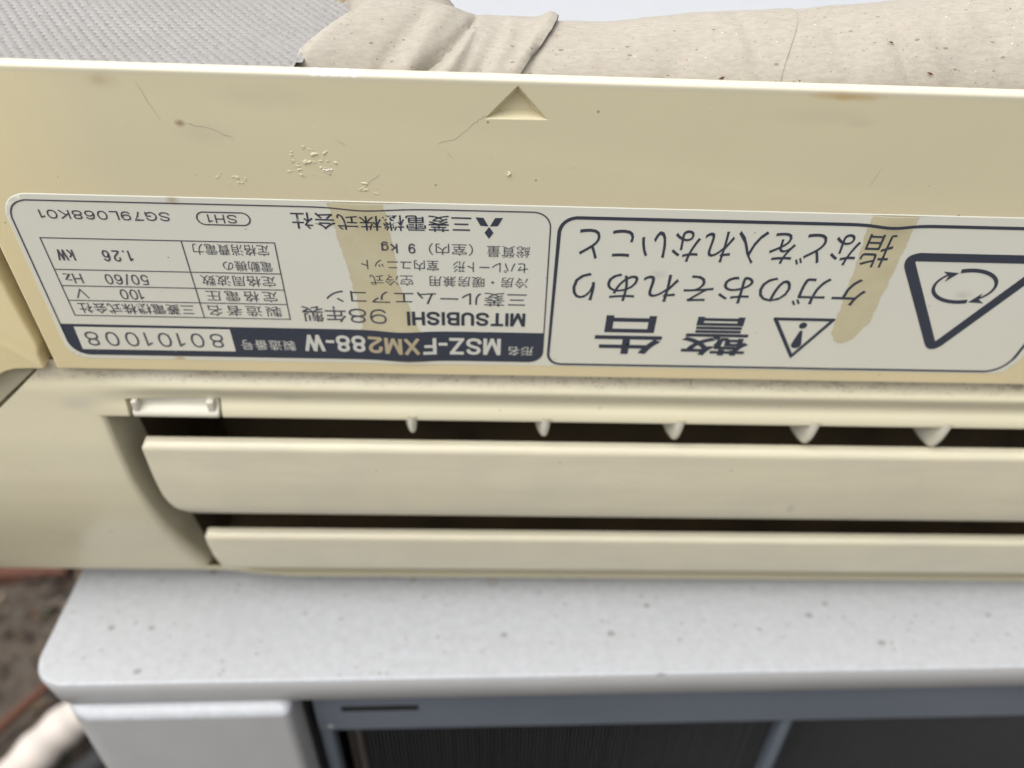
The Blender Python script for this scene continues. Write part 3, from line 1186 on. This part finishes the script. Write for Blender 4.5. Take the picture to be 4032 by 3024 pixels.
text('三菱電機株式会社', -126.0, -92.2, 69.9, 73.8, .006)
text('製造者名', -88.0, -66.4, 69.9, 73.9, 0, None, W_INK, 1.25)
# maker's block
text('三菱電機株式会社', -58.5, -9.7, 37.6, 42.8, .006, MAT_INK)


def logo(m):
    cu, cv = -4.8, 40.75
    for q in ([(cu, cv + .1), (cu + 1.25, cv + 1.95), (cu, cv + 3.9), (cu - 1.25, cv + 1.95)],
              [(cu - .2, cv - .1), (cu - 2.35, cv - .2), (cu - 3.75, cv - 2.85), (cu - 1.6, cv - 2.75)],
              [(cu + .2, cv - .1), (cu + 2.35, cv - .2), (cu + 3.75, cv - 2.85), (cu + 1.6, cv - 2.75)]):
        m.f.append(tuple(ink_pt(m, a, b, W_INK) for a, b in q))


ink(logo, 'logo', MAT_INK)
latin('kg', -34.8, -30.3, 46.9, 50.1, .48, MAT_INK2, .3)
latin('9', -27.3, -25.3, 46.75, 50.1, .48, MAT_INK2)
text('（室内）', -21.6, -9.2, 46.5, 50.4)
text('総質量', -5.3, 6.8, 46.85, 50.75)
text('セパレート形', -14.9, 6.6, 52.3, 56.1, 0, MAT_INK)
text('室内ユニット', -41.0, -19.0, 52.3, 55.9, 0, MAT_INK)
text('冷房・暖房兼用', -21.8, 6.8, 57.6, 61.4)
text('空冷式', -39.0, -26.6, 57.5, 61.3)
text('三菱ルームエアコン', -52.4, 6.7, 63.2, 68.3, 0, MAT_INK)
latin('MITSUBISHI', -29.1, 6.7, 70.7, 75.9, 1.0, MAT_INK, .31)
latin('98', -46.5, -35.0, 70.1, 75.6, .62, MAT_INK2, .22)
text('年製', -60.4, -47.3, 69.4, 75.5, .006, MAT_INK2)

# warning block
text('指などを入れないこと', 20.4, 109.6, 40.0, 51.3, .0, MAT_INK)
text('ケガのおそれあり', 19.9, 107.4, 55.3, 65.6, .0, MAT_INK)
text('警', 56.0, 77.4, 70.6, 86.2, .012, MAT_INK)
text('告', 28.6, 49.6, 70.7, 86.2, .012, MAT_INK)


def ringpoly(m, outer, inner):
    n = len(outer)
    a = [ink_pt(m, *q, W_INK) for q in outer]
    b = [ink_pt(m, *q, W_INK) for q in inner]
    for i in range(n):
        j = (i + 1) % n
        m.f.append((a[i], a[j], b[j], b[i]))


def tri_sign(m):
    o = [(82.1, 70.3), (102.1, 70.3), (92.3, 87.0)]
    oo = rpoly(o, [.5, .5, .5], 4)
    ii = inset(oo, 1.15)
    ringpoly(m, oo, ii)


def bang(m):
    n = 20
    q = [(92.4 + 1.25 * math.cos(k * 2 * math.pi / n), 73.3 + 1.25 * math.sin(k * 2 * math.pi / n)) for k in range(n)]
    m.f.append(tuple(ink_pt(m, a, b, W_INK) for a, b in q))
    q = [(92.05, 75.3), (92.85, 75.3), (94.0, 80.5)] + [(92.45 + 1.6 * math.cos(t), 81.0 + 1.5 * math.sin(t)) for t in [k * math.pi / 10 for k in range(11)]] + [(90.9, 80.5)]
    m.f.append(tuple(ink_pt(m, a, b, W_INK) for a, b in q))


ink(tri_sign, 'warning_triangle', MAT_INK)
ink(bang, 'exclamation_mark', MAT_INK)


def bigtri(m):
    o = [(112.2, 46.0), (160.4, 46.0), (136.3, 84.6)]
    oo = rpoly(o, [3.4, 3.4, 3.2], 8)
    ii = rpoly([(117.7, 48.9), (154.9, 48.9), (136.2, 78.6)], [.3, .3, .3], 8)
    ringpoly(m, oo, ii)


ink(bigtri, 'warning_triangle', MAT_INK)


def arrows(m):
    cu, cv, ru, rv = 136.1, 57.35, 9.2, 5.75

    def arc(a0, a1, w0, w1):
        pts_, ws = [], []
        for k in range(25):
            t = R(a0 + (a1 - a0) * k / 24)
            pts_.append((cu + ru * math.cos(t), cv + rv * math.sin(t)))
            ws.append(w0 + (w1 - w0) * k / 24)
        stroke(m, pts_, ws, step=5)

    arc(-112, 58, 1.45, .7)
    arc(70, 228, 1.45, .7)
    for q in ([(132.4, 52.6), (127.5, 52.2), (129.7, 53.7), (129.4, 55.8)], [(139.7, 63.1), (144.6, 63.4), (142.4, 61.9), (142.6, 59.6)]):
        ids = [ink_pt(m, a, b, W_INK + .01) for a, b in q]
        m.f.append((ids[0], ids[1], ids[2]))
        m.f.append((ids[0], ids[2], ids[3]))


ink(arrows, 'rotation_arrows', MAT_INK)

# ------------------------------------------------------------------ wear on the cover
def scr(pts, wd):
    mb = MB()
    rows = []
    for i, (a, b) in enumerate(pts):
        t = (Vector(pts[min(i + 1, len(pts) - 1)]) - Vector(pts[max(0, i - 1)])).normalized()
        k = .7 * wd * (.3 if i in (0, len(pts) - 1) else 1) * rnd.uniform(.6, 1.2)
        rows.append([(a - t.y * k, b + t.x * k, .035), (a + t.y * k, b - t.x * k, .035)])
    mb.grid(rows)
    mb.obj('scratch', MAT_SCRATCH, panel, None)


def wob(pts, n=5, amp=.25):
    out = []
    for (a, b), (c, d) in zip(pts, pts[1:]):
        for k in range(n):
            t = k / n
            out.append((a + (c - a) * t + rnd.uniform(-amp, amp), b + (d - b) * t + rnd.uniform(-amp, amp)))
    out.append(pts[-1])
    return out


scr(wob([(-80, 13.6), (-74.5, 14.4), (-69, 17.3)]), .16)
scr(wob([(-89.5, 3), (-87.5, 9), (-86, 13)], 4, .1), .10)
scr(wob([(-18.5, 17.2), (-13.6, 15.4), (-9, 11.4), (-6, 9.2)]), .13)
scr(wob([(-44, 16.7), (-41, 18.3)], 3, .1), .12)
scr(wob([(-39, 31.5), (-36, 28), (-33.4, 26)], 4, .15), .14)
scr(wob([(-16, 19), (-14, 21.5)], 3, .1), .08)
scr(wob([(96, 26), (97.4, 20)], 4, .1), .10)
def flaked(u0, v0, ru, rv, amp, seed, step=.26):
    mb = MB()
    rows = []
    nu, nv2 = int(2 * ru / step), int(2 * rv / step)
    for i in range(nv2 + 1):
        r = []
        for j in range(nu + 1):
            a, b = u0 - ru + 2 * ru * j / nu, v0 - rv + 2 * rv * i / nv2
            m = max(0, 1 - ((a - u0) / ru) ** 2 - ((b - v0) / rv) ** 2)
            q = Vector((a * .55 + seed, b * .8, seed))
            h = noise.fractal(q, .75, 2.2, 5) + .30 * m - .42
            h = max(0, h) * amp
            h = min(h, .34 * amp) + .25 * max(0, h - .34 * amp)
            r.append((a, b, -.05 + min(m * 8, 1) * (h + .0) + (.0 if h > 0 else -.02)))
        rows.append(r)
    mb.grid(rows)
    o = mb.obj('flaked_patch', MAT_PANEL, panel, None, 0)
    o['kind'] = 'stuff'


flaked(-51, 23, 8.5, 4.6, .7, 3.1, .2)
flaked(-72.5, 27.5, 6, 2.6, .6, 9.7, .2)
flaked(-38, 30.5, 5.5, 2.2, .6, 17.3, .2)
flaked(-.2, 24.8, .9, 1.9, 1.3, 5.2, .12)
mb = MB()
for i in range(6):
    a, b = -48.4 + i * .5 + rnd.uniform(-.2, .2), 24.6 + rnd.uniform(-.35, .35) + i * .1
    s = rnd.uniform(.22, .5)
    ring = [mb.p(a + s * math.cos(t * 1.2566), b + s * .7 * math.sin(t * 1.2566), 0) for t in range(5)]
    tp = mb.p(a, b, s * 1.1)
    for t in range(5):
        mb.f.append((ring[t], ring[(t + 1) % 5], tp))
mb.obj('white_flakes', MAT_FLAKE, panel, None)['kind'] = 'stuff'

# ------------------------------------------------------------------ embossed sheet on the unit's back
SHV = 1.2
es = empty('embossed_sheet', IM.copy(), 'grey sheet embossed with small diamonds lying behind the cream cover, left of the pipe', 'sheet')
mb = MB()


def wave(u, w):
    return SHV + .5 * math.sin(u * .045 + w * .03) + .35 * math.sin(w * .09 + u * .02)


ug = [-230 + 6 * i for i in range(28)] + [-63 + 1.5 * i for i in range(36)]
wg = [-3.2 - 4.2 * i for i in range(36)]


def keep(u, w):
    return u < -47.4 + (-w - 3) * .13 - 5.5 * (1 - sstep(7, 20, -w)) or w < -66


idx = {}
for a in ug:
    for w in wg:
        idx[a, w] = mb.p(a, wave(a, w), w)
for a, a2 in zip(ug, ug[1:]):
    for w, w2 in zip(wg, wg[1:]):
        if keep(a2, w2) and keep(a, w):
            mb.f.append((idx[a, w], idx[a2, w], idx[a2, w2], idx[a, w2]))
mb.obj('sheet_base', MAT_FOIL, es, None)
mb = MB()
pu, pw = 2.62, 2.25
ca, sa = math.cos(R(-5)), math.sin(R(-5))
for i in range(-70, 50):
    for j in range(-20, 130):
        a = i * pu + (j % 2) * pu / 2
        b = -j * pw
        u = -30 + a * ca - b * sa
        w = a * sa + b * ca
        if not (-188 < u < -10 and -112 < w < -4.2) or not keep(u + 1.0, w):
            continue
        h = rnd.uniform(.75, 1.1)
        q = []
        for du, dw in ((-1.2, .72), (1.2, .72), (.95, -1.0), (-.95, -1.0)):
            x_ = u + du + rnd.uniform(-.13, .13)
            z_ = w + dw + rnd.uniform(-.1, .1)
            q.append(mb.p(x_, wave(x_, z_) - .01, z_))
        x_ = u + rnd.uniform(-.15, .15)
        z_ = w + .25 + rnd.uniform(-.12, .12)
        t0 = mb.p(x_ - .2, wave(x_, z_) - h, z_)
        t1 = mb.p(x_ + .2, wave(x_, z_) - h * .95, z_ - .1)
        mb.f += [(q[0], q[1], t1, t0), (q[1], q[2], t1), (q[2], q[3], t0, t1), (q[3], q[0], t0)]
o = mb.obj('diamond_embossing', MAT_FOIL, es, None, 0)
o['kind'] = 'stuff'

# ------------------------------------------------------------------ taped pipe behind the unit
tp_ = empty('taped_pipe', IM.copy(), 'thick pipe bundle wrapped in dusty creased cream tape behind the cover', 'pipe')
KEY = [((330, 1, -34), 27), ((230, 5.5, -34), 26.5), ((165, 10, -33), 26), ((110, 14.8, -32), 25), ((60, 18.8, -31), 24.5), ((15, 21.8, -30), 24), ((-10, 20.4, -28.5), 23.6), ((-26, 16.5, -29), 23.4), ((-40, 14, -29), 22.8), ((-80, 13, -28), 22)]


def cr(p0, p1, p2, p3, t):
    return .5 * ((2 * p1) + (p2 - p0) * t + (2 * p0 - 5 * p1 + 4 * p2 - p3) * t * t + (3 * p1 - p0 - 3 * p2 + p3) * t ** 3)


PATH = []
for i in range(len(KEY) - 1):
    g4 = [KEY[max(0, min(len(KEY) - 1, i + k))] for k in (-1, 0, 1, 2)]
    d = (Vector(KEY[i + 1][0]) - Vector(KEY[i][0])).length
    n = max(3, int(d / 1.6))
    for k in range(n):
        t = k / n
        PATH.append((cr(*[Vector(q[0]) for q in g4], t), KEY[i][1] + (KEY[i + 1][1] - KEY[i][1]) * t))
# arc length
SL = [0]
for a, b in zip(PATH, PATH[1:]):
    SL.append(SL[-1] + (b[0] - a[0]).length)
TOT = SL[-1]


def at_s(s):
    s = max(0, min(TOT - 1e-4, s))
    lo, hi = 0, len(SL) - 1
    while hi - lo > 1:
        m_ = (lo + hi) // 2
        if SL[m_] <= s:
            lo = m_
        else:
            hi = m_
    t = (s - SL[lo]) / (SL[hi] - SL[lo])
    c = PATH[lo][0].lerp(PATH[hi][0], t)
    r = PATH[lo][1] + (PATH[hi][1] - PATH[lo][1]) * t
    tg = (PATH[min(hi + 1, len(PATH) - 1)][0] - PATH[max(lo - 1, 0)][0]).normalized()
    return c, r, tg


def s_of_u(u):
    for i in range(len(PATH) - 1):
        if PATH[i][0].x >= u >= PATH[i + 1][0].x:
            return SL[i]
    return 0


SEG = 72


def pipe_pt(s, th, extra):
    c, r, tg = at_s(s)
    up = Vector((0, -1, 0))
    side = tg.cross(up).normalized()         # towards the viewer or away
    if side.z < 0:
        side = -side
    upp = side.cross(tg).normalized()
    if upp.y > 0:
        upp = -upp
    d = side * math.cos(th) + upp * math.sin(th)
    q = Vector((s * .012, math.cos(th) * .5, math.sin(th) * .5))
    rr = r + extra + .7 * noise.noise(q * 2.2) + .32 * noise.noise(q * 6 + Vector((3, 1, 2))) + .12 * noise.noise(q * 19) + .55 * noise.noise(Vector((s * .035 - th * .55, th * 1.1 + s * .01, 4.2))) - .3 * abs(noise.noise(Vector((s * .06 + th * .8, th * .5, 8.1))))
    # creases of the bend
    for s0, sl, wd, dp_, t0, t1 in CREASE:
        k = math.exp(-((s - s0 - sl * math.sin(th * 1.0 - .5)) / wd) ** 2)
        rr += dp_ * k * sstep(t0 - .5, t0, th) * (1 - sstep(t1, t1 + .5, th))
    return c + d * rr


sU = s_of_u
CREASE = [(sU(-27), -13, 1.7, -2.3, .35, 1.5), (sU(-22.5), -9, 2.2, 1.1, .1, 1.5), (sU(-30.5), -9, 2.2, 1.0, .2, 1.4), (sU(-14.5), -11, 1.9, -.9, .3, 1.5), (sU(-11), -8, 2.6, .7, .0, 1.5), (sU(-18.5), -5, 1.2, -.5, .7, 1.6),
          (sU(-35), -8, 1.3, -.8, .4, 1.3), (sU(-3), -12, 1.6, -.45, .5, 1.6), (sU(103), 6, 1.8, -1.3, -.4, .8), (sU(107), 6, 3.0, 1.1, -.4, .9), (sU(66), 5, 2, -.6, 0, 1.4), (sU(150), 5, 3, -.7, 0, 1.4),
          (sU(40), -4, 4, -.5, -.2, .9), (sU(88), 6, 1.6, -.4, .1, 1.2), (sU(126), 7, 1.8, -.6, -.3, .9)]
# wraps: (start u, end u, edge slant, rise at its lifted edge)
WR = [(330, 146.5, 9, 0.0), (152, 69, 9, .55), (76, 18, 8, .55)]
TH0, TH1 = -1.9, 3.6


def slant(sl, th):
    return sl * math.sin(th - .6) - .35 * abs(sl) * sstep(.7, 1.5, th)


def wrap(s0, s1, sl0, sl1, lift0, lift1, base0, base1, close=0):
    mb = MB()
    n = max(20, int((s1 - s0) / 1.25))
    rows = []
    for i in range(n + 1):
        t = i / n
        r_ = []
        for k in range(SEG + 1):
            th = TH0 + (TH1 - TH0) * k / SEG
            s = s0 + slant(sl0, th) + (s1 + slant(sl1, th) - s0 - slant(sl0, th)) * t
            ex = base0 + (base1 - base0) * t
            d0 = s - (s0 + slant(sl0, th))
            d1 = (s1 + slant(sl1, th)) - s
            ex += lift0 * (.35 + 1.0 * sstep(.5, 1.5, th)) * math.exp(-((d0 - 2.6) / 2.3) ** 2) + lift1 * math.exp(-(d1 / 3.0) ** 2)
            if close and d1 < close:
                ex -= at_s(s)[1] * .93 * (1 - math.sqrt(max(0, 1 - (1 - d1 / close) ** 2)))
            r_.append(pipe_pt(s, th, ex))
        rows.append(r_)
    # turn the tape edge under
    first = [pipe_pt(s0 + slant(sl0, TH0 + (TH1 - TH0) * k / SEG) + .25, TH0 + (TH1 - TH0) * k / SEG, base0 - .4) for k in range(SEG + 1)]
    rows.insert(0, first)
    last = [pipe_pt(s1 + slant(sl1, TH0 + (TH1 - TH0) * k / SEG) - .25, TH0 + (TH1 - TH0) * k / SEG, base1 - .4) for k in range(SEG + 1)]
    if not close:
        rows.append(last)
    mb.grid([[tuple(q) for q in r_] for r_ in rows])
    return mb.obj('tape_wrap', MAT_TAPE, tp_, 60)


# s grows from the right-hand end towards the bend
S_A, S_B, S_C = sU(148), sU(69), sU(-3.5)
wrap(0, S_A + 6, 0, -7, 0, 0, -.1, -.1)
wrap(S_A, S_B + 6, -7, -7, .12, 0, .25, -.1)
wrap(S_B, S_C + 14, -7, -13, .12, 0, .25, -.1)
wrap(S_C, sU(-61), -13.0, -13, 1.1, 0, 1.0, .1, 9)
mb = MB()
KT = [((-22, 14, -34), 18), ((-30, 7, -45), 16), ((-34, 2, -60), 12.5), ((-35, -1.5, -80), 10), ((-34, -4, -110), 9.2), ((-31, -6, -150), 9)]
pp, rr_ = [], []
for i in range(len(KT) - 1):
    g4 = [KT[max(0, min(len(KT) - 1, i + k))] for k in (-1, 0, 1, 2)]
    for k in range(8):
        pp.append(tuple(cr(*[Vector(q[0]) for q in g4], k / 8)))
        rr_.append(KT[i][1] + (KT[i + 1][1] - KT[i][1]) * k / 8 + .35 * math.sin(len(pp) * .9) + .25 * math.sin(len(pp) * 2.3))
mb.tube(pp, rr_, 32)
mb.obj('tape_wrap', MAT_TAPE, tp_, 60)
mb = MB()
mb.tube([(-47.5, 2, -56), (-47.5, -.5, -75), (-46, -3, -110), (-43, -5, -150)], [3.2, 3.4, 3.4, 3.4], 14)
mb.obj('foam_sleeve', MAT_FOAM, tp_, 60)

# a few chips of bark that have landed on the tape
x = M('bark', (.14, .05, .03), .8)
MAT_BARK = x.done()
for nm, px, py, ln, an, dsc in (('bark_chip', 53.5, .72, 2.0, .5, 'small brown bark fleck on the tape above the second label frame'), ('bark_chip', 97.5, .98, 1.6, -.5, 'tiny reddish bark fleck on the tape, leftmost of the right-hand pair'),
                                ('bark_chip', 106, .62, 2.0, -.45, 'tiny dark bark fleck on the tape, lower one of the right-hand pair')):
    s = sU(px)
    q = pipe_pt(s, py, .5)
    mb = MB()
    for k, (a, b, c_) in enumerate(((-.5, 0, 0), (0, .16, .1), (.5, 0, 0), (0, -.16, 0), (0, 0, .25))):
        mb.p(q.x + ln * (a * math.cos(an) - b * math.sin(an)), q.y - c_ * ln * .6 - (a * math.sin(an) + b * math.cos(an)) * ln * .5, q.z + (a * math.sin(an) + b * math.cos(an)) * -ln * .6)
    mb.f += [(0, 1, 4), (1, 2, 4), (2, 3, 4), (3, 0, 4), (0, 3, 2, 1)]
    o = mb.obj(nm, MAT_BARK, None, None, 0)
    o.matrix_world = IM.copy()
    o['label'] = dsc
    o['category'] = 'bark chip'
    o['group'] = 'bark chips lying on the tape'

# ------------------------------------------------------------------ white casing far behind
wc = empty('white_casing', Matrix.Translation((.25, .62, 0)), 'bright white flat-topped metal casing standing behind the taped pipe', 'casing')
mb = MB(False)
plate(mb, rpoly([(-400, 0), (900, 0), (900, 650), (-400, 650)], 15, 6), 612, 22, 4, seg=4)
mb.obj('casing_top', MAT_TOP, wc, 40)
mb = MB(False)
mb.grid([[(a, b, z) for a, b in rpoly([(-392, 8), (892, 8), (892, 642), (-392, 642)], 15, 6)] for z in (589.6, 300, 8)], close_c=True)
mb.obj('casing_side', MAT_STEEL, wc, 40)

# ------------------------------------------------------------------ things on the ground at the left
mb = MB(False)
ol = rpoly([(-75, -9), (75, -9), (75, 9), (-75, 9)], 3, 3)
plate(mb, ol, 24, 20, 3)
o = mb.obj('brick', MAT_RUST, None, 40)
o.matrix_world = Matrix.Translation((-.625, .615, -.006)) @ Matrix.Rotation(R(4), 4, 'Z')
o['label'] = 'narrow rust-red brick lying on the soil beyond the white unit corner'
o['category'] = 'brick'
mb = MB(False)
n = 16
pth = [(-.462 + .0, .485, .03), (-.49, .452, .028), (-.515, .415, .022), (-.54, .375, .018), (-.575, .32, .014)]
mb.tube([tuple(1000 * k for k in q) for q in pth], [4.5, 5, 5.5, 5.5, 5], 8)
o = mb.obj('stick', MAT_RUST, None, 60)
o['label'] = 'reddish brown stick slanting across the soil beside the pale hose'
o['category'] = 'stick'
hs = empty('pale_hose', Matrix.Translation((-.425, .392, .03)), 'pale cream wrapped hose lying on the ground beside the white unit', 'hose')
mb = MB(False)
hp = [(110, 40, 22), (60, 42, 20), (20, 34, 18), (-10, 14, 14), (-30, -14, 10), (-46, -50, 6), (-60, -100, 4), (-75, -160, 4)]
pp, rr_ = [], []
for i in range(len(hp) - 1):
    g4 = [Vector(hp[max(0, min(len(hp) - 1, i + k))]) for k in (-1, 0, 1, 2)]
    for k in range(6):
        pp.append(tuple(cr(*g4, k / 6)))
        rr_.append(20 + 1.2 * math.sin(len(pp) * 1.3))
mb.tube(pp, rr_, 24)
mb.obj('hose_wrap', MAT_HOSE, hs, 60)
mb = MB(False)
mb.tube([(70, -2, 10), (40, -14, 8), (15, -40, 2), (5, -80, -4), (2, -140, -8)], [15, 16, 16, 16, 16], 16)
mb.obj('drain_hose', MAT_BLACK, hs, 60)
